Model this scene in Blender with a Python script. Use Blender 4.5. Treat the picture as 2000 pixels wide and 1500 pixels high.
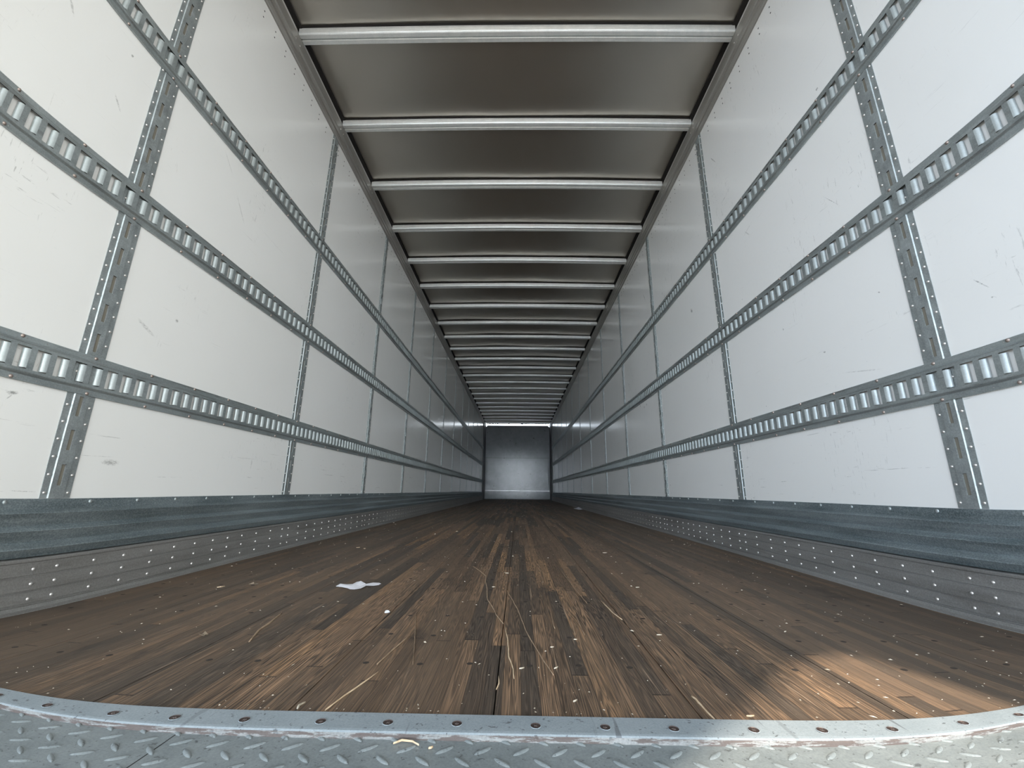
import bpy, math, random
from mathutils import Vector, Matrix, noise, Euler

for o in list(bpy.data.objects): bpy.data.objects.remove(o)
SC = bpy.context.scene
COL = SC.collection
R = random.Random(7)

# ---------------------------------------------------------------- camera (ultra wide phone lens)
cd = bpy.data.cameras.new('camera'); cam = bpy.data.objects.new('camera', cd); COL.objects.link(cam)
SC.camera = cam
yaw, pitch, roll = -0.01703, 0.25062, 0.01079
cy, sy, cp, sp = math.cos(yaw), math.sin(yaw), math.cos(pitch), math.sin(pitch)
f = Vector((sy*cp, cy*cp, sp)); r = Vector((cy, -sy, 0)); u = r.cross(f)
r2 = r*math.cos(roll) + u*math.sin(roll); u2 = u*math.cos(roll) - r*math.sin(roll)
M = Matrix.Identity(4)
for i in range(3):
    M[i][0], M[i][1], M[i][2] = r2[i], u2[i], -f[i]
M[0][3], M[1][3], M[2][3] = 0.03325, 0.0, 0.32023
cam.matrix_world = M
cd.clip_start = 0.02; cd.clip_end = 200
cd.sensor_width = 36; cd.sensor_height = 27
cd.type = 'PANO'
cd.panorama_type = 'FISHEYE_LENS_POLYNOMIAL'
cd.fisheye_fov = math.pi
cd.fisheye_polynomial_k0 = 0.0
cd.fisheye_polynomial_k1 = -0.06776260261022378
cd.fisheye_polynomial_k2 = -0.00017481064701740945
cd.fisheye_polynomial_k3 = 0.00012469211058176166
cd.fisheye_polynomial_k4 = -3.331626195454511e-06

# ---------------------------------------------------------------- sky, sun, exposure
W = bpy.data.worlds.new('World'); SC.world = W; W.use_nodes = True
nt = W.node_tree; N = nt.nodes; Lk = nt.links
for n in list(N): N.remove(n)
tc = N.new('ShaderNodeTexCoord'); sep = N.new('ShaderNodeSeparateXYZ'); Lk.new(tc.outputs['Generated'], sep.inputs[0])
mr = N.new('ShaderNodeMapRange'); Lk.new(sep.outputs['X'], mr.inputs[0]); mr.inputs[1].default_value = -1; mr.inputs[2].default_value = 1
cr = N.new('ShaderNodeValToRGB'); Lk.new(mr.outputs[0], cr.inputs[0])
cr.color_ramp.elements[0].color = (0.78, 0.96, 1.20, 1); cr.color_ramp.elements[1].color = (0.97, 0.985, 0.93, 1)
mz = N.new('ShaderNodeMapRange'); Lk.new(sep.outputs['Z'], mz.inputs[0]); mz.inputs[1].default_value = 0; mz.inputs[2].default_value = 1
mz.inputs[3].default_value = 2.0; mz.inputs[4].default_value = 0.55
mz.interpolation_type = 'SMOOTHSTEP'; mz.inputs[2].default_value = 0.75
mul = N.new('ShaderNodeVectorMath'); mul.operation = 'SCALE'; Lk.new(cr.outputs[0], mul.inputs[0]); Lk.new(mz.outputs[0], mul.inputs['Scale'])
neg = N.new('ShaderNodeMath'); neg.operation = 'MULTIPLY'; neg.inputs[1].default_value = -1.0; neg.use_clamp = True; Lk.new(sep.outputs['Y'], neg.inputs[0])
pw = N.new('ShaderNodeMath'); pw.operation = 'POWER'; pw.inputs[1].default_value = 12.0; Lk.new(neg.outputs[0], pw.inputs[0])
gl = N.new('ShaderNodeMath'); gl.operation = 'MULTIPLY_ADD'; gl.inputs[1].default_value = 4.5; gl.inputs[2].default_value = 1.0; Lk.new(pw.outputs[0], gl.inputs[0])
mul2 = N.new('ShaderNodeVectorMath'); mul2.operation = 'SCALE'; Lk.new(mul.outputs[0], mul2.inputs[0]); Lk.new(gl.outputs[0], mul2.inputs['Scale'])
bg = N.new('ShaderNodeBackground'); Lk.new(mul2.outputs[0], bg.inputs[0]); bg.inputs[1].default_value = 1.35
wo = N.new('ShaderNodeOutputWorld'); Lk.new(bg.outputs[0], wo.inputs[0])
SUN_D = Vector((0.05, 0.58, -0.80)).normalized()
sd = bpy.data.lights.new('sun', 'SUN'); so = bpy.data.objects.new('sun', sd); COL.objects.link(so)
sd.energy = 4.6; sd.angle = math.radians(0.9); sd.color = (1.0, 0.88, 0.72)
so.rotation_euler = SUN_D.to_track_quat('-Z', 'Y').to_euler()
so.location = (0, -5, 8)
SC.view_settings.view_transform = 'Standard'; SC.view_settings.look = 'None'
SC.view_settings.gamma = 1.0; SC.view_settings.use_curve_mapping = False
SC.view_settings.exposure = 0.67
SC.cycles.max_bounces = 14; SC.cycles.diffuse_bounces = 10; SC.cycles.glossy_bounces = 6
SC.cycles.use_denoising = True
SC.cycles.sample_clamp_indirect = 6.0

# ---------------------------------------------------------------- helpers
class MB:
    """collects faces, links them as one mesh object"""
    def __init__(s): s.v = []; s.f = []; s.m = []; s.sm = []
    def add(s, vs, fs, mi=0, smooth=False):
        b = len(s.v); s.v += [tuple(p) for p in vs]
        for q in fs: s.f.append([b+i for i in q]); s.m.append(mi); s.sm.append(smooth)
    def quad(s, a, b, c, d, mi=0, smooth=False): s.add([a, b, c, d], [(0, 1, 2, 3)], mi, smooth)
    def box(s, x0, x1, y0, y1, z0, z1, mi=0):
        vs = [(x, y, z) for x in (x0, x1) for y in (y0, y1) for z in (z0, z1)]
        s.add(vs, [(0, 1, 3, 2), (4, 6, 7, 5), (0, 4, 5, 1), (2, 3, 7, 6), (0, 2, 6, 4), (1, 5, 7, 3)], mi)
    def dome(s, c, rad, ax=Vector((0, 0, 1)), h=None, seg=10, rings=3, mi=0):
        h = rad if h is None else h
        ax = Vector(ax).normalized(); q = ax.to_track_quat('Z', 'Y'); c = Vector(c)
        vs = []; fs = []
        for k in range(rings):
            a = k/rings*math.pi/2
            for j in range(seg):
                t = 2*math.pi*j/seg
                vs.append(c + q @ Vector((rad*math.cos(a)*math.cos(t), rad*math.cos(a)*math.sin(t), h*math.sin(a))))
        vs.append(c + q @ Vector((0, 0, h)))
        for k in range(rings-1):
            for j in range(seg): fs.append((k*seg+j, k*seg+(j+1) % seg, (k+1)*seg+(j+1) % seg, (k+1)*seg+j))
        for j in range(seg): fs.append(((rings-1)*seg+j, (rings-1)*seg+(j+1) % seg, len(vs)-1))
        s.add(vs, fs, mi, True)
    def sweep_y(s, prof, y0, y1, n=1, mi=0, smooth=False, fn=None, close=False):
        """profile of (x, z) extruded along y; fn(x, y, z) moves points"""
        rows = []
        b = len(s.v)
        for k in range(n+1):
            y = y0+(y1-y0)*k/n
            for x, z in prof:
                p = (x, y, z)
                s.v.append(fn(*p) if fn else p)
        m = len(prof)
        for k in range(n):
            for j in range(m-1 + (1 if close else 0)):
                j2 = (j+1) % m
                s.f.append([b+k*m+j, b+k*m+j2, b+(k+1)*m+j2, b+(k+1)*m+j]); s.m.append(mi); s.sm.append(smooth)
        if close:
            s.f.append([b+j for j in range(m)][::-1]); s.m.append(mi); s.sm.append(False)
            s.f.append([b+n*m+j for j in range(m)]); s.m.append(mi); s.sm.append(False)
    def mesh(s, name, mats):
        me = bpy.data.meshes.new(name); me.from_pydata(s.v, [], s.f)
        for m in (mats if isinstance(mats, (list, tuple)) else [mats]): me.materials.append(m)
        me.polygons.foreach_set('material_index', s.m); me.polygons.foreach_set('use_smooth', s.sm)
        me.update()
        return me
    def build(s, name, mats, parent=None, recalc=False):
        me = s.mesh(name, mats)
        if recalc:
            import bmesh
            bm = bmesh.new(); bm.from_mesh(me); bmesh.ops.remove_doubles(bm, verts=bm.verts, dist=1e-6)
            bmesh.ops.recalc_face_normals(bm, faces=bm.faces); bm.to_mesh(me); bm.free()
        return link(name, me, parent)
def link(name, me, parent=None, loc=(0, 0, 0)):
    o = bpy.data.objects.new(name, me); COL.objects.link(o); o.location = loc
    if parent: o.parent = parent
    return o
def tag(o, label=None, cat=None, group=None, kind=None):
    if label: o['label'] = label
    if cat: o['category'] = cat
    if group: o['group'] = group
    if kind: o['kind'] = kind
    return o
def empty(name, loc=(0, 0, 0)):
    o = bpy.data.objects.new(name, None); COL.objects.link(o); o.location = loc; o.empty_display_size = .05
    return o

# ---------------------------------------------------------------- materials
class Mat:
    def __init__(s, name):
        s.m = bpy.data.materials.new(name); s.m.use_nodes = True
        s.N = s.m.node_tree.nodes; s.L = s.m.node_tree.links; s.b = s.N['Principled BSDF']
        s.tc = s.N.new('ShaderNodeTexCoord')
    def map(s, scale=(1, 1, 1), loc=(0, 0, 0), rot=(0, 0, 0)):
        m = s.N.new('ShaderNodeMapping'); s.L.new(s.tc.outputs['Object'], m.inputs[0])
        m.inputs['Scale'].default_value = scale; m.inputs['Location'].default_value = loc; m.inputs['Rotation'].default_value = rot
        return m.outputs[0]
    def noise(s, vec, scale=5, detail=3, rough=.5, dist=0, fac=True):
        n = s.N.new('ShaderNodeTexNoise'); s.L.new(vec, n.inputs['Vector']); n.inputs['Scale'].default_value = scale
        n.inputs['Detail'].default_value = detail; n.inputs['Roughness'].default_value = rough; n.inputs['Distortion'].default_value = dist
        return n.outputs[0]
    def vor(s, vec, scale=5, feature='F1', out=0):
        n = s.N.new('ShaderNodeTexVoronoi'); n.feature = feature; s.L.new(vec, n.inputs['Vector']); n.inputs['Scale'].default_value = scale
        return n.outputs[out]
    def ramp(s, fac, stops, interp='LINEAR'):
        n = s.N.new('ShaderNodeValToRGB'); s.L.new(fac, n.inputs[0]); n.color_ramp.interpolation = interp
        e = n.color_ramp.elements
        while len(e) < len(stops): e.new(.5)
        for i, (p, c) in enumerate(stops):
            e[i].position = p; e[i].color = (*c, 1) if isinstance(c, (tuple, list)) else (c, c, c, 1)
        return n.outputs[0]
    def math(s, op, a, b=None, c=None, clamp=False):
        n = s.N.new('ShaderNodeMath'); n.operation = op; n.use_clamp = clamp
        for i, x in enumerate([a, b, c]):
            if x is None: continue
            if isinstance(x, (int, float)): n.inputs[i].default_value = x
            else: s.L.new(x, n.inputs[i])
        return n.outputs[0]
    def mix(s, fac, a, b, mode='MIX'):
        n = s.N.new('ShaderNodeMix'); n.data_type = 'RGBA'; n.blend_type = mode
        for i, x in ((0, fac), (6, a), (7, b)):
            if isinstance(x, (int, float)): n.inputs[i].default_value = x
            elif isinstance(x, (tuple, list)): n.inputs[i].default_value = (*x, 1)
            else: s.L.new(x, n.inputs[i])
        return n.outputs[2]
    def xyz(s, vec=None):
        n = s.N.new('ShaderNodeSeparateXYZ'); s.L.new(vec if vec else s.tc.outputs['Object'], n.inputs[0]); return n.outputs
    def comb(s, x, y, z):
        n = s.N.new('ShaderNodeCombineXYZ')
        for i, a in enumerate((x, y, z)):
            if isinstance(a, (int, float)): n.inputs[i].default_value = a
            else: s.L.new(a, n.inputs[i])
        return n.outputs[0]
    def bump(s, h, strength=.3, dist=.002):
        n = s.N.new('ShaderNodeBump'); s.L.new(h, n.inputs['Height']); n.inputs['Strength'].default_value = strength; n.inputs['Distance'].default_value = dist
        s.L.new(n.outputs[0], s.b.inputs['Normal'])
    def set(s, color=None, rough=None, metal=None, spec=None):
        for k, x in (('Base Color', color), ('Roughness', rough), ('Metallic', metal), ('Specular IOR Level', spec)):
            if x is None: continue
            if isinstance(x, (tuple, list)): s.b.inputs[k].default_value = (*x, 1)
            elif isinstance(x, (int, float)): s.b.inputs[k].default_value = x
            else: s.L.new(x, s.b.inputs[k])
        return s.m

def mk_galv(name, c0, c1, metal=.55, rough=.42, scratch=True, dirt=0.0, st=1.0):
    m = Mat(name)
    a = m.noise(m.map((1, st, 1)), 28, 6, .65)
    b = m.vor(m.map(), 240)
    col = m.ramp(m.math('ADD', m.math('MULTIPLY', a, .8), m.math('MULTIPLY', b, .35)), [(.3, c0), (.75, c1)])
    w = m.noise(m.map((3, st, 3)), 3.5, 6, .7)
    col = m.mix(m.ramp(w, [(.5, 0.0), (.72, .45)]), col, tuple(min(1, x*1.45) for x in c1))
    if dirt:
        d = m.noise(m.map((1, .35, 4)), 6, 6, .75)
        col = m.mix(m.ramp(d, [(.56, 0.0), (.66, dirt)]), col, (.10, .085, .07))
    m.bump(a, .15, .001)
    return m.set(col, m.ramp(a, [(.3, max(.31, rough-.1)), (.7, rough+.1)]), metal)
GALV = mk_galv('galvanized_steel', (.27, .30, .305), (.43, .47, .475), metal=.65, rough=.52)
TRACK = mk_galv('track_steel', (.29, .325, .33), (.44, .485, .49), metal=.7, rough=.42, dirt=.45, st=.4)
SCUFF = mk_galv('scuff_steel', (.10, .135, .15), (.34, .395, .415), metal=.6, rough=.42, dirt=.12, st=.10)
BOW = mk_galv('bow_steel', (.74, .78, .79), (.90, .92, .92), metal=.4, rough=.44, st=1.0)
ALU = mk_galv('rail_aluminium', (.21, .205, .195), (.33, .325, .315), metal=.45, rough=.42, dirt=.25, st=.08)
COVE = mk_galv('cove_aluminium', (.30, .29, .27), (.42, .41, .385), metal=.45, rough=.42, st=.05)
RIV = Mat('rivet_metal').set((.72, .70, .68), .28, .75)
RIVB = Mat('dark_rivet').set((.33, .27, .24), .38, .6)
BLACK = Mat('dark_recess').set((.012, .012, .012), .7, 0)
SEAL_SHADE = Mat('sealant_shade').set((.012, .010, .010), .8, 0)  # bow sealant; also paints the gap shade along the ceiling edges
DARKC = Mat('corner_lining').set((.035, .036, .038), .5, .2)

def mk_wall(name, seed, marks):
    m = Mat(name)
    P = m.xyz()
    
    soft = m.noise(m.map((1, .6, 1), (seed, 0, 0)), 1.5, 3)
    base = m.ramp(soft, [(.3, (.835, .835, .815)), (.7, (.865, .865, .85))])
    # long faint scratches near the horizontal, near the floor
    sc = m.noise(m.map((1, 2.2, 70), (seed, 1, 3), (0.06, 0, 0)), 1.4, 5, .75)
    low = m.ramp(P[2], [(.30, 1.0), (.75, .25)])
    f1 = m.math('MULTIPLY', m.ramp(sc, [(.66, 0.0), (.70, .7)]), low)
    # slanting scuffs everywhere, patchy
    patch = m.ramp(m.noise(m.map((1, 1, 1), (seed*3, 5, 1)), 2.3, 2), [(.56, 0.0), (.66, 1.0)])
    sc2 = m.noise(m.map((1, 60, 9), (seed, 2, 3), (.55, 0, 0)), 1.6, 4, .7)
    f2 = m.math('MULTIPLY', m.ramp(sc2, [(.62, 0.0), (.68, .45)]), patch)
    sc3 = m.noise(m.map((1, 9, 60), (seed, 7, 3), (-.5, 0, 0)), 1.5, 4, .7)
    f3 = m.math('MULTIPLY', m.ramp(sc3, [(.64, 0.0), (.70, .4)]), patch)
    spk = m.ramp(m.noise(m.map((1, 1, 1), (seed, 0, 9)), 34, 2), [(.775, 0.0), (.79, .6)])
    fac = m.math('MAXIMUM', m.math('MAXIMUM', f1, f2), m.math('MAXIMUM', f3, spk))
    # individual scuffs where the photograph shows them: (y, z, angle, length, width, strength)
    wob = m.noise(m.map(), 60, 4, .8)
    brk = m.ramp(m.noise(m.map((1, 1, 2.5)), 110, 3, .7), [(.40, .15), (.55, 1.0)])
    for (y, z, ang, ln, wd, st) in marks:
        dy = m.math('SUBTRACT', P[1], y); dz = m.math('SUBTRACT', P[2], z)
        ca, sa = math.cos(ang), math.sin(ang)
        uu = m.math('ADD', m.math('MULTIPLY', dy, ca/ln), m.math('MULTIPLY', dz, sa/ln))
        vv = m.math('ADD', m.math('MULTIPLY', dy, -sa/wd), m.math('MULTIPLY', dz, ca/wd))
        d = m.math('ADD', m.math('MULTIPLY', uu, uu), m.math('MULTIPLY', vv, vv))
        d = m.math('ADD', d, m.math('MULTIPLY', m.math('SUBTRACT', wob, .5), 2.6))
        k = m.math('MULTIPLY', m.math('MULTIPLY', m.ramp(d, [(.0, 1.0), (1.0, 0.0)]), brk), st)
        fac = m.math('MAXIMUM', fac, k)
    m.set(m.mix(fac, base, (.20, .20, .19)), .17, 0, .55)
    m.bump(m.noise(m.map((1, 1, .5)), 5, 3), .25, .003)
    return m.m
WALL_R = mk_wall('painted_wall_right', 3.3, [
    (2.724, 1.56, .9, .022, .014, .9), (1.40, 1.426, .95, .06, .0012, .7), (2.19, 2.35, 1.0, .05, .004, .9),
    (1.957, 1.663, .9, .035, .004, .5), (1.95, 1.68, -.3, .05, .003, .35), (3.731, 2.16, 1.1, .06, .006, .7), (4.109, 1.153, 0, .015, .012, .9),
    (1.178, 2.0, .6, .02, .006, .5), (3.977, 1.116, 0, .012, .012, .95), (3.90, 1.126, 0, .012, .012, .95),
    (1.55, .62, -.35, .12, .0015, .6), (1.45, .60, -.2, .10, .006, .28), (2.132, .385, 0, .03, .0012, .6), (2.132, .345, 0, .03, .0012, .6), (2.162, .365, 1.57, .02, .0012, .6),
    (1.00, .86, .9, .03, .002, .7), (1.42, .74, .2, .09, .003, .35)])
WALL_L = mk_wall('painted_wall_left', 8.1, [
    (.990, .542, .2, .016, .006, .8), (.985, .53, .9, .012, .002, .6), (.806, 1.635, -.9, .035, .005, .5), (1.307, .846, -.45, .045, .007, .45),
    (1.42, .919, 0, .008, .008, .8), (1.297, .389, 0, .03, .010, .6), (1.022, 1.50, -.9, .03, .004, .5), (1.075, .300, -.03, .035, .0014, .6),
    (1.25, .405, .02, .05, .001, .5), (1.62, 1.55, -.9, .07, .003, .4), (1.95, .45, 0, .08, .0015, .4), (1.50, 1.70, -.8, .05, .003, .3)])

def mk_back():
    m = Mat('rear_panel')
    a = m.noise(m.map((1, 1, .6)), 26, 2)
    s = m.noise(m.map(), 4, 5, .7)
    m.bump(a, .35, .004)
    spk = m.ramp(m.noise(m.map((1, 1, 1), (4, 0, 9)), 9, 2), [(.71, 0.0), (.73, .6)])
    return m.set(m.mix(spk, m.ramp(s, [(.3, (.20, .212, .222)), (.7, (.26, .272, .285))]), (.03, .03, .03)), .12, 0, .16)
BACK = mk_back()

def mk_ceil():
    m = Mat('ceiling_sheet')
    a = m.noise(m.map((1, 1, 1)), 1.1, 2)
    g = m.noise(m.map((220, 14, 1)), 1, 3)
    return m.set(m.ramp(a, [(.3, (.50, .47, .425)), (.7, (.60, .565, .51))]), m.ramp(g, [(.3, .31), (.7, .33)]), .86)
CEIL = mk_ceil()

def mk_wood():
    m = Mat('laminated_hardwood')
    P = m.xyz(); x, y = P[0], P[1]
    w = .0304
    xs = m.math('DIVIDE', m.math('ADD', x, 3.0), w)
    sid = m.math('FLOOR', xs)
    wn = m.N.new('ShaderNodeTexWhiteNoise'); wn.noise_dimensions = '1D'; m.L.new(sid, wn.inputs['W'])
    ln = m.math('MULTIPLY_ADD', wn.outputs[0], .9, .55)
    ys = m.math('DIVIDE', m.math('ADD', y, m.math('MULTIPLY', wn.outputs[0], 17.3)), ln)
    seg = m.math('FLOOR', ys)
    w2 = m.N.new('ShaderNodeTexWhiteNoise'); w2.noise_dimensions = '2D'; m.L.new(m.comb(sid, seg, 0), w2.inputs['Vector'])
    w3 = m.N.new('ShaderNodeTexWhiteNoise'); w3.noise_dimensions = '3D'; m.L.new(m.comb(sid, seg, 5.5), w3.inputs['Vector'])
    tone = m.ramp(w2.outputs[0], [(0, (.045, .036, .030)), (.16, (.060, .047, .038)), (.30, (.100, .067, .045)), (.62, (.140, .094, .062)), (.85, (.180, .118, .076)), (1, (.235, .145, .080))])
    # grain: fine stretched streaks, offset per lamella
    off = m.math('MULTIPLY', w3.outputs[0], 40)
    gv = m.comb(m.math('ADD', m.math('MULTIPLY', x, 300), off), m.math('ADD', m.math('MULTIPLY', y, 3.2), off), off)
    g = m.noise(gv, 1, 4, .65, .6)
    gv2 = m.comb(m.math('ADD', m.math('MULTIPLY', x, 60), off), m.math('ADD', m.math('MULTIPLY', y, 1.6), off), off)
    g2 = m.noise(gv2, 1, 2, .5, 0)
    rings = m.math('SINE', m.math('MULTIPLY', g2, 120))
    rr = m.math('MULTIPLY_ADD', rings, .5, .5)
    # worn places show open grain
    wear = m.ramp(m.noise(m.map((1.1, .45, 1)), 1.9, 3), [(.38, .25), (.62, 1.0)])
    gg = m.math('MULTIPLY_ADD', m.math('SUBTRACT', m.math('MULTIPLY_ADD', rr, .45, m.math('MULTIPLY', g, .9)), .68), m.math('MULTIPLY', wear, 2.3), .5, clamp=True)
    col = m.mix(1.0, tone, m.ramp(gg, [(0, (.27, .26, .26)), (.42, (.85, .85, .85)), (1, (2.25, 2.1, 1.92))]), 'MULTIPLY')
    # dirt film: grey brown, streaky along the length
    film = m.noise(m.map((5, .55, 1)), 1.3, 5, .65)
    side = m.math('MULTIPLY', m.math('SUBTRACT', m.math('ABSOLUTE', x), .35, None, True), .45)
    col = m.mix(m.ramp(m.math('ADD', film, side), [(.38, .06), (.78, .72)]), col, (.118, .088, .064))
    dark = m.noise(m.map((2.2, 1.3, 1), (3, 1, 0)), 2.2, 5, .7)
    col = m.mix(m.ramp(dark, [(.58, 0.0), (.70, .55)]), col, (.035, .028, .024))
    # cross joints of the lamellae
    fr = m.math('FRACT', ys); jt = m.math('LESS_THAN', m.math('MULTIPLY', fr, ln), .004)
    col = m.mix(m.math('MULTIPLY', jt, .75), col, (.02, .015, .012))
    fx = m.math('FRACT', xs); ed = m.math('LESS_THAN', m.math('MINIMUM', fx, m.math('SUBTRACT', 1, fx)), .025)
    col = m.mix(m.math('MULTIPLY', ed, .45), col, (.03, .022, .016))
    # fine pale scratches
    s1 = m.noise(m.map((95, 1.5, 1), (0, 0, 0), (0, 0, .07)), 1.2, 3, .6)
    s2 = m.noise(m.map((70, 2.2, 1), (2, 5, 0), (0, 0, -.22)), 1.2, 3, .6)
    s3 = m.noise(m.map((150, 3.0, 1), (9, 2, 0), (0, 0, .30)), 1.2, 3, .6)
    sc = m.math('MAXIMUM', m.math('MAXIMUM', m.ramp(s1, [(.675, 0.0), (.71, .6)]), m.ramp(s2, [(.69, 0.0), (.72, .55)])), m.ramp(s3, [(.69, 0.0), (.73, .4)]))
    col = m.mix(sc, col, (.36, .26, .18))
    dust = m.ramp(m.noise(m.map(), 190, 2, .5), [(.70, 0.0), (.76, .45)])
    col = m.mix(dust, col, (.42, .34, .26))
    m.bump(m.math('MULTIPLY', gg, wear), .55, .0012)
    m.set(col, m.ramp(film, [(.3, .52), (.7, .64)]), 0, .35)
    return m.m
WOOD = mk_wood()

def mk_sill(name, c0, c1, rust=0.0, marks=True):
    m = Mat(name)
    a = m.noise(m.map(), 9, 6, .7)
    b = m.noise(m.map(), 330, 3, .6)
    col = m.ramp(m.math('MULTIPLY_ADD', b, .5, m.math('MULTIPLY', a, .5)), [(.32, c0), (.66, c1)])
    spk = m.ramp(m.noise(m.map((1, 1, 1), (3, 3, 0)), 150, 3, .6), [(.64, 0.0), (.70, .85)])
    big = m.ramp(m.noise(m.map((1, 1.6, 1), (7, 3, 0)), 60, 3, .6), [(.665, 0.0), (.69, .8)])
    col = m.mix(m.math('MAXIMUM', spk, big), col, (.10, .11, .115))
    if marks:
        s = m.noise(m.map((75, 4, 1), (0, 0, 0), (0, 0, .12)), 1, 3, .5)
        pa = m.ramp(m.noise(m.map((1, .2, 1)), 5, 2), [(.45, 0.0), (.55, 1.0)])
        col = m.mix(m.math('MULTIPLY', m.ramp(s, [(.66, 0.0), (.69, .7)]), pa), col, (.12, .13, .14))
    if rust:
        q = m.noise(m.map((1, 4, 9)), 24, 5, .75)
        col = m.mix(m.ramp(q, [(.46, 0.0), (.52, rust)]), col, (.060, .040, .034))
    m.bump(b, .25, .0006)
    return m.set(col, .7 if rust else .46, 0 if rust else .3)
SILL = mk_sill('painted_sill', (.26, .31, .345), (.40, .455, .49))
RUST = mk_sill('worn_sill_edge', (.13, .135, .135), (.24, .245, .24), .85, False)
TREAD = mk_sill('tread_plate', (.19, .22, .23), (.31, .345, .355), 0, False)
PAPER = Mat('torn_paper'); PAPER.bump(PAPER.noise(PAPER.map(), 90, 3), .4, .002); PAPER = PAPER.set((.74, .74, .79), .6)
STRAW = Mat('raw_wood_fibre'); STRAW = STRAW.set(STRAW.ramp(STRAW.noise(STRAW.map(), 60, 3), [(.3, (.46, .33, .20)), (.7, (.66, .52, .36))]), .7)
SPLIN = Mat('raised_splinter'); SPLIN = SPLIN.set(SPLIN.ramp(SPLIN.noise(SPLIN.map(), 60, 3), [(.3, (.22, .155, .10)), (.7, (.38, .27, .175))]), .7)
LEAF = Mat('dry_leaf').set((.17, .13, .09), .7)
CHIP = Mat('pale_chip'); CHIP = CHIP.set(CHIP.ramp(CHIP.noise(CHIP.map(), 30, 2), [(.35, (.34, .28, .20)), (.6, (.56, .50, .41))]), .7)
SCREW = Mat('screw_steel').set((.075, .055, .05), .5, .5)
CROSS = Mat('screw_cross').set((.16, .13, .12), .5, .4)
RING = Mat('screw_ring').set((.62, .62, .62), .35, .7)
HOLE = Mat('floor_screw_hole').set((.035, .027, .021), .8)
TAN = Mat('slot_backing').set((.20, .185, .15), .8)
CONC = Mat('concrete'); CONC = CONC.set(CONC.ramp(CONC.noise(CONC.map(), 2, 5), [(.3, (.30, .285, .265)), (.7, (.40, .385, .36))]), .9)
OUT = Mat('outer_skin').set((.7, .7, .7), .4)

# ---------------------------------------------------------------- dimensions
HW = 1.25; Y0 = .42; YB = 16.10; YC = 15.15
ZT = 2.68; ZC = 2.875
P1, PS = 1.160, 1.1786
NP = 12
def arch(x): return .012*(1-(x/1.25)**2)

# ---------------------------------------------------------------- setting
for sx, nm, mt in ((-1, 'wall_left', WALL_L), (1, 'wall_right', WALL_R)):
    b = MB(); x0, x1 = sorted((sx*HW, sx*(HW+.03))); b.box(x0, x1, Y0, YB+.05, -.05, 2.90)
    w = tag(b.build(nm, mt), kind='structure')
    # recessed dark rivets along the top of the wall
    rb = MB(); rb.dome((0, 0, 0), .0042, (-sx, 0, 0), .0016, 8, 2); rm = rb.mesh('wall_rivet', BLACK)
    pts = []
    for i in range(-1, NP+1):
        for k in range(11):
            y = P1+i*PS+(k+.58)*.0982
            if Y0+.05 < y < YC-.05:
                pts += [(y, 2.6245), (y, 2.5865)]
    for y, z in pts[:100]: link('rivet', rm, w, (sx*HW, y, z))
    st = MB()
    for y, z in pts[100:]: st.dome((sx*HW, y, z), .0042, (-sx, 0, 0), .0016, 6, 1)
    tag(st.build('rivet', BLACK, w), kind='stuff')
# rear wall, with the narrow gap to the daylight above it
b = MB()
b.box(-1.24, 1.24, YB, YB+.03, .0, 1.532); b.box(-1.24, 1.24, YB, YB+.03, 1.54, 2.70)
ch = [(-1.24, 2.70), (1.24, 2.70), (1.24, 2.70), (1.17, 2.775), (-1.17, 2.775)]
pts = [(-1.24, 2.70), (1.24, 2.70), (1.17, 2.778), (-1.17, 2.778)]
b.add([(x, YB, z) for x, z in pts]+[(x, YB+.03, z) for x, z in pts], [(0, 1, 2, 3), (7, 6, 5, 4), (2, 1, 5, 6), (3, 2, 6, 7), (0, 3, 7, 4), (1, 0, 4, 5)])
b.box(-1.235, 1.235, YB-.004, YB, .0, .315)
wb = tag(b.build('wall_back', BACK), kind='structure')
b = MB(); b.box(-1.24, 1.24, YB+.008, YB+.03, 1.53, 1.542); b.build('seam', BLACK, wb)
b = MB(); b.box(-1.22, 1.22, YB-.006, YB-.003, .312, .319); b.build('kick_edge', RING, wb)
# ragged hanging edge at the top of the gap
b = MB()
for k in range(60):
    x0 = -1.22+k*.0407; h = .004+.022*abs(noise.noise(Vector((k*.31, 0, 0))))+(.02 if R.random() < .08 else 0)
    b.box(x0, x0+.0407, YB+.002, YB+.006, 2.87-h-.012, 2.885)
b.build('seal', BLACK, wb)
# ceiling
b = MB(); nx, ny = 24, 560
vs = []; fs = []
for j in range(ny+1):
    y = Y0+(YB-.0-Y0)*j/ny
    for i in range(nx+1):
        x = -1.272+2.544*i/nx
        am = .0022+.0035*min(1, max(0, (y-4)/5))
        edge = min(1, (1.272-abs(x))/.25)
        z = ZC+arch(x)+1.5*am*edge*noise.noise(Vector((x*1.1, y*2.3, 1.7)))*1.6+.0012*edge*noise.noise(Vector((x*3, y*5, 4)))
        vs.append((x, y, z))
for j in range(ny):
    for i in range(nx):
        a = j*(nx+1)+i; fs.append((a, a+nx+1, a+nx+2, a+1))
b.add(vs, fs, 0, True)
b.quad((-1.28, Y0, 2.93), (1.28, Y0, 2.93), (1.28, YB, 2.93), (-1.28, YB, 2.93), 1)
ce = tag(b.build('ceiling', [CEIL, OUT]), kind='structure')
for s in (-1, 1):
    b = MB(); x0, x1 = sorted((s*1.222, s*1.28)); b.box(x0, x1, Y0, YB-.1, ZC-.012, ZC-.004); b.build('sealant_shade_strip', SEAL_SHADE, ce)  # dark strip painting the shade in the gap above the cove rail
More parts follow.
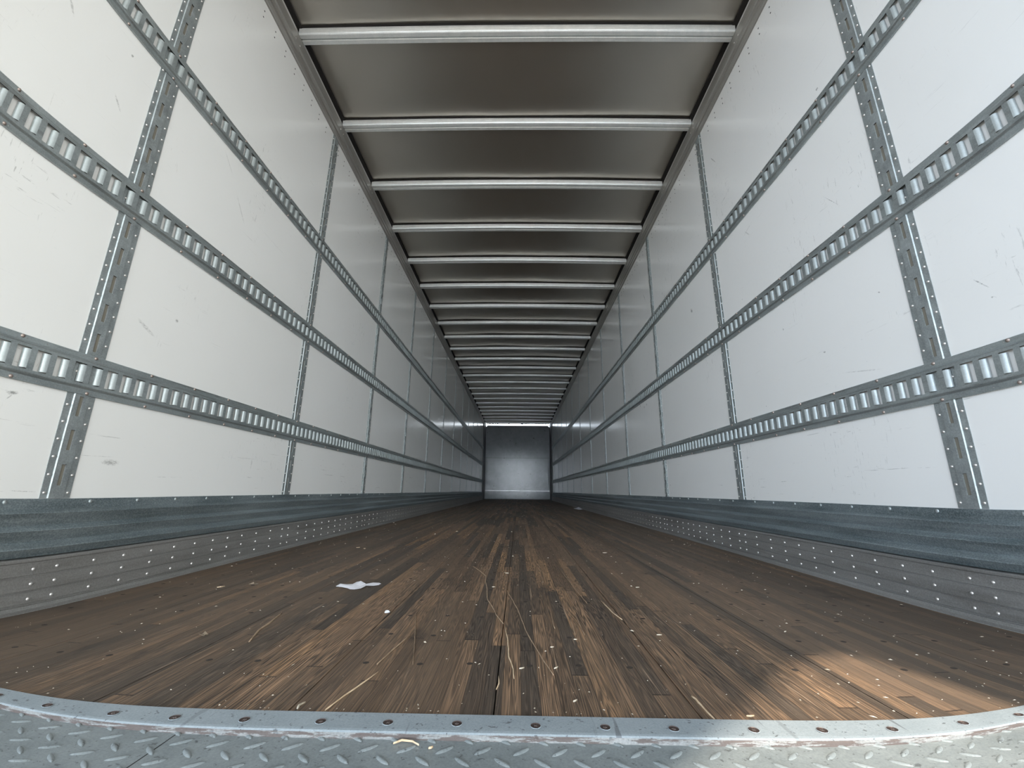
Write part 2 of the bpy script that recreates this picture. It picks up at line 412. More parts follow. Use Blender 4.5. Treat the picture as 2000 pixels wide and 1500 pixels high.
# floor: one board beside the other, with open joints
b = MB()
xs = [-1.2225]+[k*.3035-.0005 for k in range(-3, 5) if abs(k*.3035) < 1.2]+[1.2225]
xs = sorted(xs)
for a, c in zip(xs[:-1], xs[1:]):
    g = .0011
    b.box(a+g, c-g, .6975, YB-.001, -.035, 0.0)
b.box(-1.24, 1.24, .67, YB-.001, -.05, -.022)
fl = tag(b.build('floor', [WOOD]), kind='structure')
sb = MB(); sb.dome((0, 0, 0), .0060, (0, 0, 1), .0006, 10, 1); sm_ = sb.mesh('screw', HOLE)
cnt = []
for k in range(0, 50):
    for dy in (0, .157):
        y = .884+k*.305+dy
        if y > YB-.3: continue
        for q in range(-4, 4):
            for ox in (.054, .151, .247):
                if R.random() < .35: continue
                x = q*.3035+ox+R.uniform(-.004, .004)
                if abs(x) < 1.19: cnt.append((x, y+R.uniform(-.004, .004)))
cnt.sort(key=lambda p: p[1])
for x, y in cnt[:96]: link('screw', sm_, fl, (x, y, .0002))
st = MB()
for x, y in cnt[96:]: st.dome((x, y, .0002), .006, (0, 0, 1), .0006, 5, 1)
tag(st.build('screw', HOLE, fl), kind='stuff')
# dark lining of the front corners
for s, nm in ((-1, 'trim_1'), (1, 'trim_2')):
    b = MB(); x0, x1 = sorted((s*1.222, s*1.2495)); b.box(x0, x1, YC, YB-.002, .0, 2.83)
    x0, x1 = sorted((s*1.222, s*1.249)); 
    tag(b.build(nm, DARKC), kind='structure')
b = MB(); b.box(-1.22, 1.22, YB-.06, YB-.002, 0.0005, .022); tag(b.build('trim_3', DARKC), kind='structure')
# open rear frame around the doorway (just behind the lens)
b = MB()
for s in (-1, 1):
    x0, x1 = sorted((s*1.20, s*1.31)); b.box(x0, x1, Y0-.08, Y0, -.2, 2.95)
b.box(-1.2, 1.2, Y0-.08, Y0, 2.78, 2.95); b.box(-1.31, 1.31, Y0-.09, Y0-.001, -.30, -.02)
tag(b.build('trim_4', GALV), kind='structure')
# added unseen sun blocker: its notch shapes the wedge of sun on the sill
def up(p, h): k = h/-SUN_D.z; return (p[0]-SUN_D.x*k, p[1]-SUN_D.y*k)
H = 3.05
wedge = [(.72, .965), (.775, .82), (.80, .69), (.86, .30), (1.0, -.6), (-.15, .20), (.30, .65), (.46, .80), (.60, .93)]
wu = [up(p, H) for p in wedge]
def hexa(poly_in, outer, z0, z1):
    import bmesh
    bm = bmesh.new()
    vi = [bm.verts.new((x, y, z0)) for x, y in poly_in]; vo = [bm.verts.new((x, y, z0)) for x, y in outer]
    es = [bm.edges.new((vi[i], vi[(i+1) % len(vi)])) for i in range(len(vi))]+[bm.edges.new((vo[i], vo[(i+1) % len(vo)])) for i in range(len(vo))]
    bmesh.ops.triangle_fill(bm, use_beauty=True, edges=es)
    r_ = bmesh.ops.extrude_face_region(bm, geom=bm.faces[:])
    bmesh.ops.translate(bm, verts=[v for v in r_['geom'] if isinstance(v, bmesh.types.BMVert)], vec=(0, 0, z1-z0))
    bmesh.ops.recalc_face_normals(bm, faces=bm.faces)
    me = bpy.data.meshes.new('notched_sun_blocker'); bm.to_mesh(me); bm.free(); me.materials.append(OUT)
    return me
ow = [(-2.4, -3.9), (2.4, -3.9), (2.4, .40), (-2.4, .40)]
tag(link('sun_blocker', hexa(wu, ow, H, H+.05)), kind='structure')
# yard outside
b = MB(); b.box(-40, 40, -45, 60, -1.35, -1.25); tag(b.build('ground', CONC), kind='structure')

# ---------------------------------------------------------------- roof bows
rvb = MB(); rvb.dome((0, 0, 0), .0045, (-1, 0, 0), .003, 10, 3); RV_L = rvb.mesh('rivet_facing_left', RIV)
rvb = MB(); rvb.dome((0, 0, 0), .0045, (1, 0, 0), .003, 10, 3); RV_R = rvb.mesh('rivet_facing_right', RIV)
ordn = ['nearest', 'second', 'third', 'fourth', 'fifth', 'sixth', 'seventh', 'eighth', 'ninth', 'tenth', 'eleventh', 'twelfth', 'thirteenth', 'fourteenth', 'fifteenth',
        'sixteenth', 'seventeenth', 'eighteenth', 'nineteenth', 'twentieth', 'twenty-first', 'twenty-second', 'twenty-third', 'twenty-fourth', 'twenty-fifth']
bp = [(-.017, .042), (-.0155, .008), (-.013, .0025), (-.009, .0), (.011, 0.0), (.0135, .002), (.0145, .020), (.0215, .020), (.0225, .005), (.025, .0015), (.046, .0015), (.049, .004), (.049, .010), (.044, .010)]
bm_ = MB(); n = 16
vs = []; fs = []
for i in range(n+1):
    x = -1.236+2.472*i/n
    for y, z in bp: vs.append((x, y, z-.0+arch(x)))
m_ = len(bp)
for i in range(n):
    for j in range(m_-1): fs.append((i*m_+j, (i+1)*m_+j, (i+1)*m_+j+1, i*m_+j+1))
bm_.add(vs, fs, 0, False)
BOWM = bm_.mesh('roof_bow', BOW)
sl_ = MB(); vs = []; fs = []
for i in range(n+1):
    x = -1.2205+2.441*i/n
    for y, z in ((-.027, .0425), (-.027, .0475), (.045, .0475), (.045, .0425)): vs.append((x, y, z+arch(x)))
for i in range(n):
    for j in range(4): fs.append((i*4+j, (i+1)*4+j, (i+1)*4+(j+1) % 4, i*4+(j+1) % 4))
sl_.add(vs, fs); SEALM = sl_.mesh('sealant_shade_strip', SEAL_SHADE)
NB = 24
for k in range(NB):
    y = 1.777+.6096*k
    if y > YB-.15: break
    o = link('roof_bow', BOWM, None, (0, y, 2.823))
    link('sealant_shade_strip', SEALM, o)
    tag(o, ('galvanized cross beam under the dark roof, %s from the open doorway' % ordn[k]), 'roof beam', 'cross beams under the roof')

# ---------------------------------------------------------------- cove rails
cp_ = [(.0, 2.672), (.006, 2.674), (.0115, 2.680), (.0115, 2.703), (.0045, 2.707), (.0045, 2.716), (.0125, 2.720), (.0125, 2.741), (.007, 2.744), (.007, 2.749), (.0095, 2.752), (.0145, 2.757),
       (.0145, 2.818), (.011, 2.822), (-.0, 2.822)]
for s, side in ((-1, 'left'), (1, 'right')):
    t = empty('cove_rail', (s*HW, Y0, 2.672))
    b = MB(); b.sweep_y([(-s*(x+.0005), z-2.672) for x, z in cp_], 0, YC-Y0, 1)
    b.build('rail', COVE, t)
    c_ = 0
    for k in range(NB):
        y = 1.777+.6096*k
        if y > YC-.2: break
        for dy in (-.031, .012):
            link('rivet', RV_L if s > 0 else RV_R, t, (-s*.0150, y+dy-Y0-.0, 2.772-2.672+.0))
    tag(t, 'grey grooved metal rail along the top of the %s wall' % side, 'rail')

# ---------------------------------------------------------------- lower side: steel scuff band over riveted bottom rail
sc_ = [(.0005, .2815), (.0045, .2810), (.0045, .2550), (.0170, .2460), (.0175, .2440), (.0090, .2130), (.0220, .2020), (.0225, .1995), (.0130, .1720), (.0285, .1580), (.0290, .1550), (.0190, .1345), (.0005, .1335)]
rl_ = [(.0005, .1325), (.0300, .1315), (.0320, .1290), (.0320, .1240), (.0290, .1215), (.0290, .0905), (.0262, .0890), (.0262, .0865), (.0300, .0850), (.0300, .0530), (.0270, .0517), (.0270, .0497), (.0305, .0480),
       (.0305, .0215), (.0280, .0205), (.0280, .0190), (.0310, .0180), (.0310, .0165), (.0290, .0155), (.0310, .0140), (.0330, .0060), (.0450, .0020), (.0455, .0004)]
br = MB(); br.dome((0, 0, 0), .0048, (-1, 0, 0), .0036, 12, 4); BR_L = br.mesh('rail_rivet', RIV)
br = MB(); br.dome((0, 0, 0), .0048, (1, 0, 0), .0036, 12, 4); BR_R = br.mesh('rail_rivet', RIV)
sr = MB(); sr.dome((0, 0, 0), .0058, (-1, 0, 0), .0036, 12, 4); SR_L = sr.mesh('scuff_rivet', GALV)
sr = MB(); sr.dome((0, 0, 0), .0058, (1, 0, 0), .0036, 12, 4); SR_R = sr.mesh('scuff_rivet', GALV)
for s, side in ((-1, 'left'), (1, 'right')):
    t = empty('scuff_band', (s*HW, Y0, .1335))
    b = MB(); b.sweep_y([(-s*x, z-.1335) for x, z in sc_], .0, YC-Y0, 60, 0, False,
                        lambda x, y, z: (x - s*.0009*noise.noise(Vector((y*2.1, z*30, 2))), y, z))
    b.build('band', SCUFF, t)
    for i in range(-1, NP):
        for k in range(7):
            y = P1+i*PS+.1005+k*.159
            if Y0+.03 < y < YC-.05: link('rivet', SR_L if s > 0 else SR_R, t, (-s*.0045, y-Y0, .2725-.1335))
    tag(t, 'blue-grey corrugated steel band low on the %s wall above the riveted rail' % side, 'wall guard')
    t = empty('bottom_rail', (s*HW, Y0, 0))
    b = MB(); b.sweep_y([(-s*x, z) for x, z in rl_], .0, YC-Y0, 1)
    b.build('rail', ALU, t)
    pts = []
    for i in range(-1, NP):
        for d in (-.037, .0245, .130, .227, .330, .427, .527, .625, .714, .810, .916, 1.035):
            y = P1+i*PS+d
            if Y0+.2 < y < YC-.03:
                for z in (.1045, .0680, .0315): pts.append((y, z))
    pts.sort()
    pts = [p for p in pts if p[0] > .62]
    for y, z in pts[:99]: link('rivet', BR_L if s > 0 else BR_R, t, (-s*(.0290 if z > .1 else .0303), y-Y0, z))
    st = MB()
    for y, z in pts[99:]: st.dome((-s*.0300, y-Y0, z), .0048, (-s, 0, 0), .0036, 7, 2)
    tag(st.build('rivet', RIV, t), kind='stuff')
    tag(t, 'grey metal rail with three rows of rivets beside the floor, %s side' % side, 'rail')

# ---------------------------------------------------------------- wall posts with slots
PH = .0488
def post_mesh(s, rivets):
    """local: x=0 on the wall, +x*-s into the room, y centred, z from 0"""
    b = MB(); zt = 2.672-.2825
    X = lambda d: -s*d
    fl_, ra = .0018, .0048
    # outer flanges and slopes
    for sg in (-1, 1):
        ys = [.0405, .0405, .0218, .0200]; ds = [.0002, fl_, fl_, ra]
        for j in range(3):
            a, c = (ys[j]*sg, ds[j]), (ys[j+1]*sg, ds[j+1])
            b.quad((X(a[1]), a[0], 0), (X(c[1]), c[0], 0), (X(c[1]), c[0], zt), (X(a[1]), a[0], zt))
    # centre with slots: slot centres z = .3457-.2825 + k*.0976
    sl = .0060; c0 = .3457-.2825
    zs = [0.0]
    k = 0; slots = []
    while c0+k*.0976+.0288 < zt-.01:
        slots.append((c0+k*.0976-.0288, c0+k*.0976+.0288)); k += 1
    for sg in (-1, 1):
        b.quad((X(ra), sg*.0200, 0), (X(ra), sg*sl, 0), (X(ra), sg*sl, zt), (X(ra), sg*.0200, zt))
    prev = 0
    for a, c in slots:
        b.quad((X(ra), -sl, prev), (X(ra), sl, prev), (X(ra), sl, a), (X(ra), -sl, a)); prev = c
        for sg in (-1, 1): b.quad((X(ra), sg*sl, a), (X(ra-.0034), sg*sl, a), (X(ra-.0034), sg*sl, c), (X(ra), sg*sl, c))
        b.quad((X(ra), -sl, a), (X(ra-.0034), -sl, a), (X(ra-.0034), sl, a), (X(ra), sl, a))
        b.quad((X(ra), -sl, c), (X(ra-.0034), -sl, c), (X(ra-.0034), sl, c), (X(ra), sl, c), 1)
    b.quad((X(ra), -sl, prev), (X(ra), sl, prev), (X(ra), sl, zt), (X(ra), -sl, zt))
    return b.mesh('wall_post', [GALV, BLACK])
back = {}
for s in (-1, 1):
    b = MB(); x0, x1 = sorted((0, -s*.0012)); b.box(x0, x1, -.012, .012, .005, 2.38); back[s] = b.mesh('slot_backing', TAN)
pr = MB(); pr.dome((0, 0, 0), .0042, (-1, 0, 0), .0034, 10, 3); PR_L = pr.mesh('post_rivet', RIV)
pr = MB(); pr.dome((0, 0, 0), .0042, (1, 0, 0), .0034, 10, 3); PR_R = pr.mesh('post_rivet', RIV)
TRZ = (.6350, 1.2295, 1.8235)
for s, side in ((-1, 'left'), (1, 'right')):
    pm = post_mesh(s, True)
    fb = MB()
    rz = [.2970+PH*k for k in range(49) if .2970+PH*k < 2.66]
    for z in rz:
        for dy in (-.0315, .0315): fb.dome((-s*.0018, dy, z-.2825), .0042, (-s, 0, 0), .0034, 6, 2)
    fbm = fb.mesh('post_rivets', RIV)
    for i in range(NP):
        y = P1+i*PS-.001
        t = empty('wall_post', (s*HW, y, .2825))
        link('strip', pm, t); link('slot_backing', back[s], t)
        if i < 3:
            for z in rz:
                for dy in (-.0315, .0315): link('rivet', PR_L if s > 0 else PR_R, t, (-s*.0018, dy, z-.2825))
        else:
            tag(link('rivet', fbm, t), kind='stuff')
        tag(t, 'upright slotted galvanized strip on the %s wall, %s from the doorway' % (side, ordn[i]), 'wall post', 'upright slotted strips on the %s wall' % side)

# ---------------------------------------------------------------- horizontal cargo tracks
PT = PS/24
TY0 = 1.059-12*PT   # first module start
def track_mesh(s):
    b = MB(); X = lambda d: -s*d
    nmod = int((YC-.03-TY0)/PT)
    F, WB = .0068, .0130
    op, lip = .0215, .0115
    zs, zl = .0285, .0255
    y1 = TY0+nmod*PT
    for sg in (-1, 1):
        pf = [(.0590, .0002), (.0590, F), (.0435, F), (.0418, F+.0012), (.0385, WB), (.0370, WB+.0006), (.0355, WB)]
        for (z0, d0), (z1, d1) in zip(pf[:-1], pf[1:]):
            b.quad((X(d0), TY0, sg*z0), (X(d0), y1, sg*z0), (X(d1), y1, sg*z1), (X(d1), TY0, sg*z1))
        b.quad((X(WB), TY0, sg*.0355), (X(WB), y1, sg*.0355), (X(WB), y1, sg*zs), (X(WB), TY0, sg*zs))
        b.quad((X(WB), TY0, sg*zs), (X(WB), y1, sg*zs), (X(WB-.0022), y1, sg*zs), (X(WB-.0022), TY0, sg*zs), 1)
    SEG = 5
    for k in range(nmod):
        y0 = TY0+k*PT
        ya = y0+op
        # curled lip, from close to the wall out to the face
        L = []
        for j in range(SEG+1):
            a = j/SEG*math.pi/2
            L.append((ya-.0015+(lip+.0015)*(1-math.cos(a)), .0035+(WB-.0035)*math.sin(a)))
        # the curve is steep first then flat: y grows with 1-cos, depth with sin
        vs = []; fs = []
        for j, (yy, d) in enumerate(L): vs += [(X(d), yy, -zl), (X(d), yy, zl)]
        for j in range(SEG): fs.append((2*j, 2*j+2, 2*j+3, 2*j+1))
        b.add(vs, fs, 2, True)
        yb = ya+lip; yn = y0+PT
        b.quad((X(WB), yb, -zs), (X(WB), yn, -zs), (X(WB), yn, zs), (X(WB), yb, zs))
        b.quad((X(WB), yn, -zs), (X(WB-.0030), yn, -zs), (X(WB-.0030), yn, zs), (X(WB), yn, zs), 1)
        # small punched dimples on the flanges
        for sg in (-1, 1): b.dome((X(F), yn-.028, sg*.0520), .0021, (-s, 0, 0), .0010, 6, 1, 3)
    return b.mesh('track', [TRACK, BLACK, LIPM, RIVS])
LIPM = mk_galv('rolled_lip_steel', (.40, .44, .445), (.46, .51, .515), metal=.45, rough=.45)
RIVS = Mat('dimple_metal').set((.45, .46, .46), .35, .7)
tr = MB(); tr.dome((0, 0, 0), .0052, (-1, 0, 0), .0042, 12, 4); TR_L = tr.mesh('track_rivet', RIVB)
tr = MB(); tr.dome((0, 0, 0), .0052, (1, 0, 0), .0042, 12, 4); TR_R = tr.mesh('track_rivet', RIVB)
names = ('lowest', 'middle', 'topmost')
for s, side in ((-1, 'left'), (1, 'right')):
    tm = track_mesh(s)
    for z, nm in zip(TRZ, names):
        t = empty('cargo_track', (s*HW, 0, z))
        link('track', tm, t)
        pts = []
        y = .9706-2*4*PT
        while y < YC-.1:
            for sg in (-1, 1): pts.append((y, sg*.0550*1.0-(0.0 if sg > 0 else 0)))
            y += 4*PT
        for y, dz in pts[:100]: link('rivet', TR_L if s > 0 else TR_R, t, (-s*.0068, y, dz*.98))
        st = MB()
        for y, dz in pts[100:]: st.dome((-s*.0068, y, dz*.98), .0052, (-s, 0, 0), .0042, 6, 2)
        if pts[100:]: tag(st.build('rivet', RIVB, t), kind='stuff')
        tag(t, 'long slotted steel cargo track running along the %s wall, %s of its three' % (side, nm), 'cargo track', 'cargo tracks on the %s wall' % side)

# ---------------------------------------------------------------- sill strip and tread plate
t = empty('sill_strip', (0, .672, 0))
b = MB()
prof = [(.698, -.002), (.6975, .0028), (.6965, .0034), (.6560, .0034), (.6515, .0030), (.6490, .0016)]
prof2 = [(.6490, .0016), (.6475, -.0008), (.6465, -.0048)]
nx = 120
for pf, mi in ((prof, 0), (prof2, 1)):
    for (ya, za), (yb, zb) in zip(pf[:-1], pf[1:]):
        for k in range(nx):
            xa = -1.222+2.444*k/nx; xb = xa+2.444/nx
            ja = .0007*noise.noise(Vector((xa*23, 0, 0))) if mi else 0; jb = .0007*noise.noise(Vector((xb*23, 0, 0))) if mi else 0
            b.quad((xa, ya-.672+ja*0, za), (xa, yb-.672+ja*(zb < 0), zb), (xb, yb-.672+jb*(zb < 0), zb), (xb, ya-.672+jb*0, za), mi)
b.build('plate', [SILL, RUST], t)
sx_ = [-1.13, -1.04, -.94, -.84, -.7450, -.6492, -.5405, -.4476, -.3476, -.2399, -.1459, -.0498, .0595, .1555, .2493, .3586, .4529, .5512, .6618, .7575, .86, .955, 1.05, 1.14]
scb = MB()
n = 18
def ringpts(r_, z): return [(r_*math.cos(2*math.pi*j/n), r_*math.sin(2*math.pi*j/n), z) for j in range(n)]
rs = [(.0078, .0001, 1), (.0070, .0006, 1), (.0064, -.0002, 0), (.0030, -.0001, 0)]
vs = []
for r_, z, _ in rs: vs += ringpts(r_, z+.0004)
vs.append((0, 0, .0004))
for q in range(len(rs)-1):
    scb.add([vs[q*n+j] for j in range(n)]+[vs[(q+1)*n+j] for j in range(n)], [(j, (j+1) % n, n+(j+1) % n, n+j) for j in range(n)], 1 if q == 0 else 0, False)
scb.add([vs[3*n+j] for j in range(n)]+[vs[-1]], [(j, (j+1) % n, n) for j in range(n)], 0)
scb.box(-.0026, .0026, -.0006, .0006, .0002, .0009, 2); scb.box(-.0006, .0006, -.0026, .0026, .0002, .0009, 2)
SM2 = scb.mesh('sill_screw', [SCREW, SILL, CROSS])
for i, x in enumerate(sx_):
    o = link('screw', SM2, t, (x, -.0025+R.uniform(-.0015, .0015), .0034)); o.rotation_euler.z = R.uniform(0, 1.5)
tag(t, 'flat blue-grey steel strip screwed down across the end of the wooden floor', 'sill')
b = MB()
zt = -.0045
b.quad((-1.235, Y0-.075, zt), (1.235, Y0-.075, zt), (1.235, .660, zt), (-1.235, .660, zt)); 
b.box(-1.235, 1.235, Y0-.075, .66, -.02, zt-.0002)
def lug(cx, cy, ang):
    L, w, h = .0148, .0040, .0016
    ca, sa = math.cos(ang), math.sin(ang)
    vs = []; m = 10
    def P(u_, v_, z): return (cx+u_*ca-v_*sa, cy+u_*sa+v_*ca, zt+z)
    top = []
    for j in range(m+1):
        a = -1+2*j/m; wd = w*(1-abs(a)**2.2)
        vs += [P(a*L, -wd, 0), P(a*L*.93, -wd*.45, h*(1-a**4)**.5), P(a*L*.93, wd*.45, h*(1-a**4)**.5), P(a*L, wd, 0)]
    fs = []
    for j in range(m):
        for q in range(3): fs.append((4*j+q, 4*j+4+q, 4*j+5+q, 4*j+1+q))
    b.add(vs, fs, 0, True)
row = 0
for k in range(0, 13):
    y = .6265+.0228-k*.0228
    if y < Y0-.05: break
    odd = (k % 2 == 0)
    x = (-.0335 if odd else -.0588) - 24*.0492
    while x < 1.22:
        if x > -1.22: lug(x, y, math.radians(-40 if odd else 38))
        x += .0492
b.box(-.4255, -.4240, .36, .647, zt-.001, zt+.00015, 1)
tp = b.build('tread_plate', [TREAD, BLACK])
tag(tp, 'grey raised-pattern steel tread plate in front of the flat sill strip', 'tread plate')

# ---------------------------------------------------------------- things lying on the floor
RP = []
def ribbon(name, pts, w, mat, label, cat, group=None, h=.0012, lift=.0006):
    b = MB(); rows = []
    P = []
    for (xa, ya), (xb, yb) in zip(pts[:-1], pts[1:]):
        L = math.hypot(xb-xa, yb-ya); nseg = max(2, int(L/.02))
        for j in range(nseg): P.append((xa+(xb-xa)*j/nseg, ya+(yb-ya)*j/nseg))
    P.append(pts[-1]); n_ = len(P); RP.extend(P)
    vs = []
    cx, cy_ = P[n_//2]
    for i, (x, y) in enumerate(P):
        a = P[max(0, i-1)]; c = P[min(n_-1, i+1)]
        dx, dy = c[0]-a[0], c[1]-a[1]; l = math.hypot(dx, dy) or 1
        nx_, ny_ = -dy/l, dx/l
        tt = i/(n_-1); ww = w*(.35+.65*math.sin(math.pi*min(1, max(0, tt*.94+.03))))*(.75+.5*abs(noise.noise(Vector((x*40, y*40, 0)))))
        jx = .0012*noise.noise(Vector((x*60, y*60, 3)))
        zz = lift+.0008*abs(noise.noise(Vector((x*30, y*30, 7))))
        x += jx
        vs += [(x-nx_*ww/2-cx, y-ny_*ww/2-cy_, 0), (x-nx_*ww*.2-cx, y-ny_*ww*.2-cy_, zz+h), (x+nx_*ww*.2-cx, y+ny_*ww*.2-cy_, zz+h), (x+nx_*ww/2-cx, y+ny_*ww/2-cy_, 0)]
    fs = []
    for i in range(n_-1):
        for q in range(3): fs.append((4*i+q, 4*i+4+q, 4*i+5+q, 4*i+1+q))
        fs.append((4*i+3, 4*i+7, 4*i+4, 4*i))
    fs.append((0, 1, 2, 3)); fs.append((4*n_-1, 4*n_-2, 4*n_-3, 4*n_-4))
    b.add(vs, fs, 0, True)
    o = b.build(name, mat); o.location = (cx, cy_, .0003)
    return tag(o, label, cat, group)
G1 = 'pale splinters and scratches of raised wood on the floor'
ribbon('wood_splinter', [(-.1594, 1.9191), (-.117, 1.8106), (-.0876, 1.7135), (-.0822, 1.616), (-.0683, 1.5059), (-.0599, 1.3899), (-.0538, 1.3513), (-.0366, 1.2809), (-.0219, 1.2029), (-.0007, 1.1305)], .0042, SPLIN,
       'long crooked pale splinter left of the floor centre, running away from the sill', 'splinter')
ribbon('wood_splinter', [(.0039, 1.1097), (.0111, 1.0336), (.0151, .9679), (.0172, .9214), (.0264, .8652), (.0284, .8244)], .0034, STRAW,
       'pale orange splinter on the reddish centre plank nearest the sill', 'splinter')
ribbon('wood_splinter', [(-.0042, 1.4944), (.0174, 1.3683), (.0339, 1.2628), (.0451, 1.1638), (.0544, 1.0725), (.0631, 1.0221), (.0747, .9584), (.0848, .9028), (.0985, .8403)], .0028, SPLIN,
       'long thin straight splinter slanting right across the dark centre planks', 'splinter')
ribbon('wood_splinter', [(.2119, 1.8584), (.2262, 1.508), (.2375, 1.3303)], .0022, SPLIN, 'long faint splinter right of centre, furthest back of the splinters', 'splinter')
ribbon('wood_splinter', [(.1868, 1.2235), (.187, 1.0559)], .0024, SPLIN, 'short straight splinter just right of two floor screws', 'splinter')
ribbon('wood_splinter', [(.1695, 1.1885), (.1658, 1.055)], .0024, SPLIN, 'short straight splinter ending at the right floor screw', 'splinter')
ribbon('wood_splinter', [(.1215, 1.2254), (.1225, 1.0991)], .0024, SPLIN, 'short splinter on the edge of the dark centre plank', 'splinter')
ribbon('wood_splinter', [(.2835, 1.3633), (.2921, 1.2333), (.3015, 1.1756)], .0032, STRAW, 'pale splinter at the near end of an open plank joint', 'splinter')
ribbon('wood_splinter', [(.3140, .7699), (.3174, .7602), (.3173, .7409), (.3192, .7010)], .0040, STRAW, 'bright yellowish splinter touching the sill strip right of centre', 'splinter')
ribbon('wood_splinter', [(-.5356, .9746), (-.5605, 1.0494), (-.5677, 1.102), (-.584, 1.1875)], .0075, SPLIN, 'broad pale strip of torn wood on the left planks', 'splinter')
ribbon('wood_splinter', [(-.2288, .8719), (-.2194, .9551), (-.2075, 1.0333)], .0030, SPLIN, 'thin curved splinter on the dark planks left of centre', 'splinter')
ribbon('wood_splinter', [(-.2342, 1.2024), (-.1945, 1.0273), (-.1616, .8754)], .0018, SPLIN, 'faint slanting splinter crossing dark planks left of centre', 'splinter')
ribbon('wood_splinter', [(.0009, .8319), (.003, .8064), (-.0005, .7824)], .0035, STRAW, 'tiny pale splinter on the middle joint near the sill', 'splinter')
ribbon('wood_splinter', [(-.2500, .7050), (-.2400, .7500), (-.2150, .8400)], .0026, STRAW, 'pale sliver between two dark planks, touching the sill strip', 'splinter')
ribbon('straw', [(-.128, .634), (-.118, .6415), (-.103, .6395), (-.093, .632)], .0022, STRAW, 'curved orange straw lying on the tread plate', 'straw').location.z = -.003
ribbon('wood_chip', [(-.0800, .6262), (-.0745, .6300)], .0042, STRAW, 'small yellow chip at the tip of a raised tread bar', 'chip').location.z = -.0035
ribbon('wood_chip', [(-.2935, .7080), (-.2960, .7180), (-.2900, .7280)], .0050, CHIP, 'whitish curled chip on the left plank joint near the sill', 'chip')

# torn paper
def paper(name, top, bot, mid, label, cat):
    b = MB(); n_ = len(top)
    cx = sum(p[0] for p in top)/n_; cy_ = sum(p[1] for p in top)/n_
    rows = [bot, [((a[0]+c[0])/2, (a[1]+c[1])/2) for a, c in zip(top, bot)], top]
    zz = [[.001+.003*abs(noise.noise(Vector((p[0]*50, p[1]*50, 1+q)))) for p in rw] for q, rw in enumerate(rows)]
    for k, v in mid.items(): zz[k[0]][k[1]] = v
    V = [(p[0]-cx, p[1]-cy_, z) for rw, zr in zip(rows, zz) for p, z in zip(rw, zr)]
    F = []
    for q in range(2):
        for i in range(n_-1): F.append((q*n_+i, q*n_+i+1, (q+1)*n_+i+1, (q+1)*n_+i))
    b.add(V, F); me = b.mesh(name, PAPER); o = link(name, me, None, (cx, cy_, .0004))
    md = o.modifiers.new('thickness', 'SOLIDIFY'); md.thickness = .0004; md.offset = 1
    return tag(o, label, cat)
paper('torn_paper', [(-.5731, 1.4950), (-.5736, 1.5312), (-.5506, 1.5269), (-.5314, 1.5317), (-.5248, 1.5517), (-.5080, 1.5450), (-.4872, 1.5387), (-.4692, 1.5564), (-.4483, 1.5582), (-.4372, 1.5461)],
      [(-.5700, 1.4881), (-.5484, 1.4809), (-.5242, 1.4682), (-.5084, 1.4522), (-.4954, 1.4533), (-.4788, 1.4662), (-.4713, 1.4904), (-.4743, 1.5083), (-.4517, 1.5133), (-.4384, 1.5237)],
      {(2, 5): .0085, (2, 4): .004, (1, 4): .005, (1, 3): .004, (1, 2): .0045, (0, 6): .005, (0, 3): .002, (1, 1): .005},
      'torn crumpled strip of white paper on the left half of the floor', 'paper')
paper('torn_paper', [(-.319, 1.206), (-.3195, 1.2215), (-.3124, 1.2201), (-.3051, 1.209)], [(-.318, 1.2024), (-.3150, 1.1990), (-.3093, 1.1993), (-.3051, 1.2051)],
      {(1, 1): .0045, (1, 2): .0055}, 'tiny scrap of white paper nearer the sill than the torn strip', 'paper')
paper('torn_paper', [(1.09, 8.25), (1.12, 8.35), (1.17, 8.40), (1.19, 8.15), (1.20, 7.9)], [(1.08, 8.05), (1.10, 7.75), (1.14, 7.70), (1.17, 7.80), (1.19, 7.75)],
      {(1, 1): .015, (1, 2): .035, (1, 3): .020}, 'white crumpled scrap far back by the right wall', 'paper')
# dry leaves
def leaf(x, y, r_, rot, label, hgt=.010):
    b = MB(); n_ = 9; vs = [(0, 0, hgt*.3)]
    for j in range(n_):
        a = 2*math.pi*j/n_; rr = r_*(.55+.45*(j % 2))*(1.3 if j in (0,) else 1)
        vs.append((rr*math.cos(a), rr*math.sin(a)*.8, .0008+hgt*abs(noise.noise(Vector((a, r_*90, 2))))))
    vs[3] = (vs[3][0]*.6, vs[3][1]*.6, hgt)
    b.add(vs, [(0, 1+j, 1+(j+1) % n_) for j in range(n_)]); o = b.build('dry_leaf', LEAF); o.location = (x, y, .0006); o.rotation_euler.z = rot
    md = o.modifiers.new('thickness', 'SOLIDIFY'); md.thickness = .0005
    return tag(o, label, 'leaf')
leaf(-.655, 1.003, .010, .4, 'small dark dry leaf with a raised tip on the left planks')
leaf(-.857, 1.505, .020, 1.2, 'crumbled brown leaf between the torn paper and the left rail', .007)
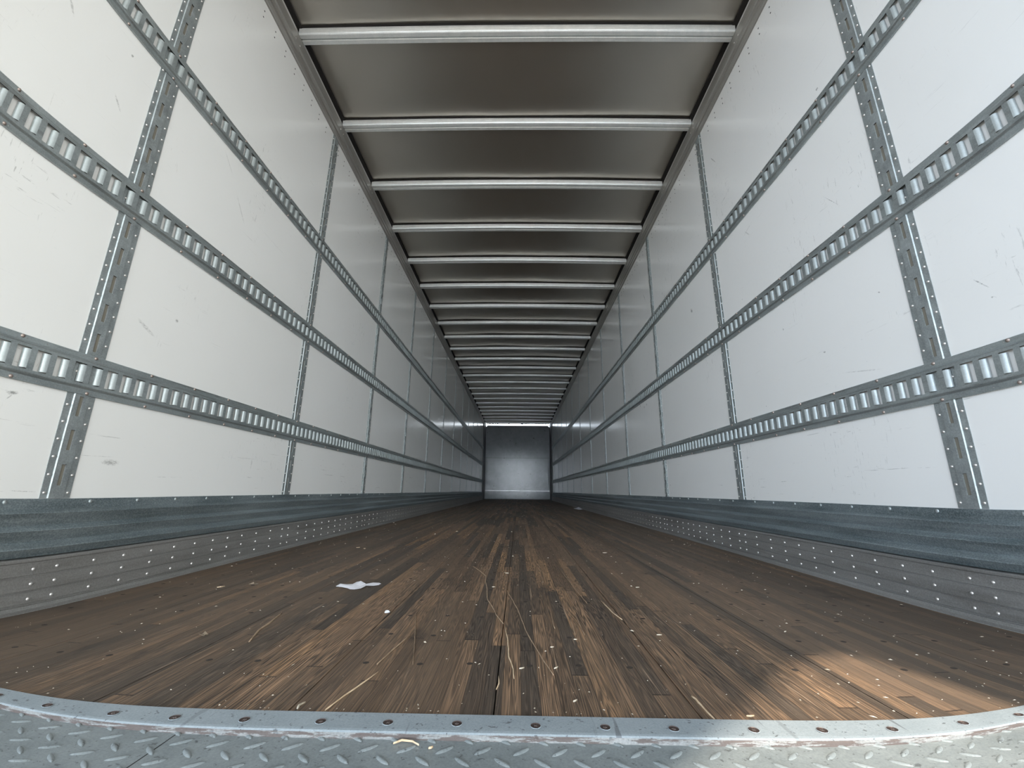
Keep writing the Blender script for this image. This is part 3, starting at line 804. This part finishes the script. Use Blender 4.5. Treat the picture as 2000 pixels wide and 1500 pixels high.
for (x, y, l, a, lab) in [(-1.215, 1.74, .035, 1.3, 'orange-tan chip at the foot of the left riveted rail'), (-.9395, 1.4607, .022, .9, 'small tan chip on the far left planks'),
                          (-.0479, 1.5315, .010, .2, 'pale crumb right of the long crooked splinter'), (-.0079, 1.7777, .014, .1, 'whitish flake behind the long crooked splinter'),
                          (.4448, 1.5513, .012, .1, 'whitish flake on the planks right of centre'), (.4997, 2.3782, .022, .1, 'white flake far back on the right planks'),
                          (.3593, 1.064, .012, .1, 'white crumb at the right of the centre planks'), (.1063, .8733, .012, .8, 'pale chip on the dark plank beside the right floor screw'),
                          (.0425, .8683, .010, .5, 'pale chip beside the left one of the nearest floor screws'), (.125, .7488, .009, .7, 'pale chip on the centre planks close to the sill'),
                          (.1064, .9781, .007, .3, 'curled pale chip on the dark centre plank'), (.162, 1.0264, .007, 0, 'tiny pale chip in front of the right floor screw'),
                          (.6685, 1.10, .010, .6, 'white flake on the right planks beyond the sunlit patch'), (.3772, .7126, .012, .1, 'jagged white chip near the sill right of the yellow splinter'),
                          (-.855, 2.442, .020, .3, 'yellowish crumbs lying far left behind the torn paper'), (-.805, 2.405, .012, .1, 'yellowish crumb right of a larger one, far left')]:
    ribbon('wood_chip', [(x-l/2*math.cos(a), y-l/2*math.sin(a)), (x+l/2*math.cos(a), y+l/2*math.sin(a))], l*.28, STRAW if 'tan' in lab or 'yellow' in lab else CHIP, lab, 'chip', h=.0012)
# countless crumbs
b = MB()
for i in range(1300):
    y = .71+(R.random()**2.1)*8.5; x = R.uniform(-1.18, 1.18)
    if noise.noise(Vector((x*2.2, y*.9, 5))) < -.12 and R.random() < .7: continue
    if any(abs(p[0]-x) < .014 and abs(p[1]-y) < .014 for p in RP): continue
    s_ = R.uniform(.0004, .0010)*(1+.45*y); 
    if R.random() < .03: s_ *= 2.0
    s_ = min(s_, .0065)
    a = R.uniform(0, math.pi); el = R.uniform(1, 3.6)
    ux, uy = math.cos(a)*s_*el, math.sin(a)*s_*el; vx, vy = -math.sin(a)*s_, math.cos(a)*s_
    z = .0003
    b.add([(x-ux, y-uy, z), (x+vx, y+vy, z), (x+ux, y+uy, z), (x-vx, y-vy, z), (x, y, z+s_*.9)], [(0, 1, 4), (1, 2, 4), (2, 3, 4), (3, 0, 4)])
tag(b.build('wood_crumbs', CHIP), 'pale wood crumbs and dust scattered over the whole floor', 'crumbs', kind='stuff')
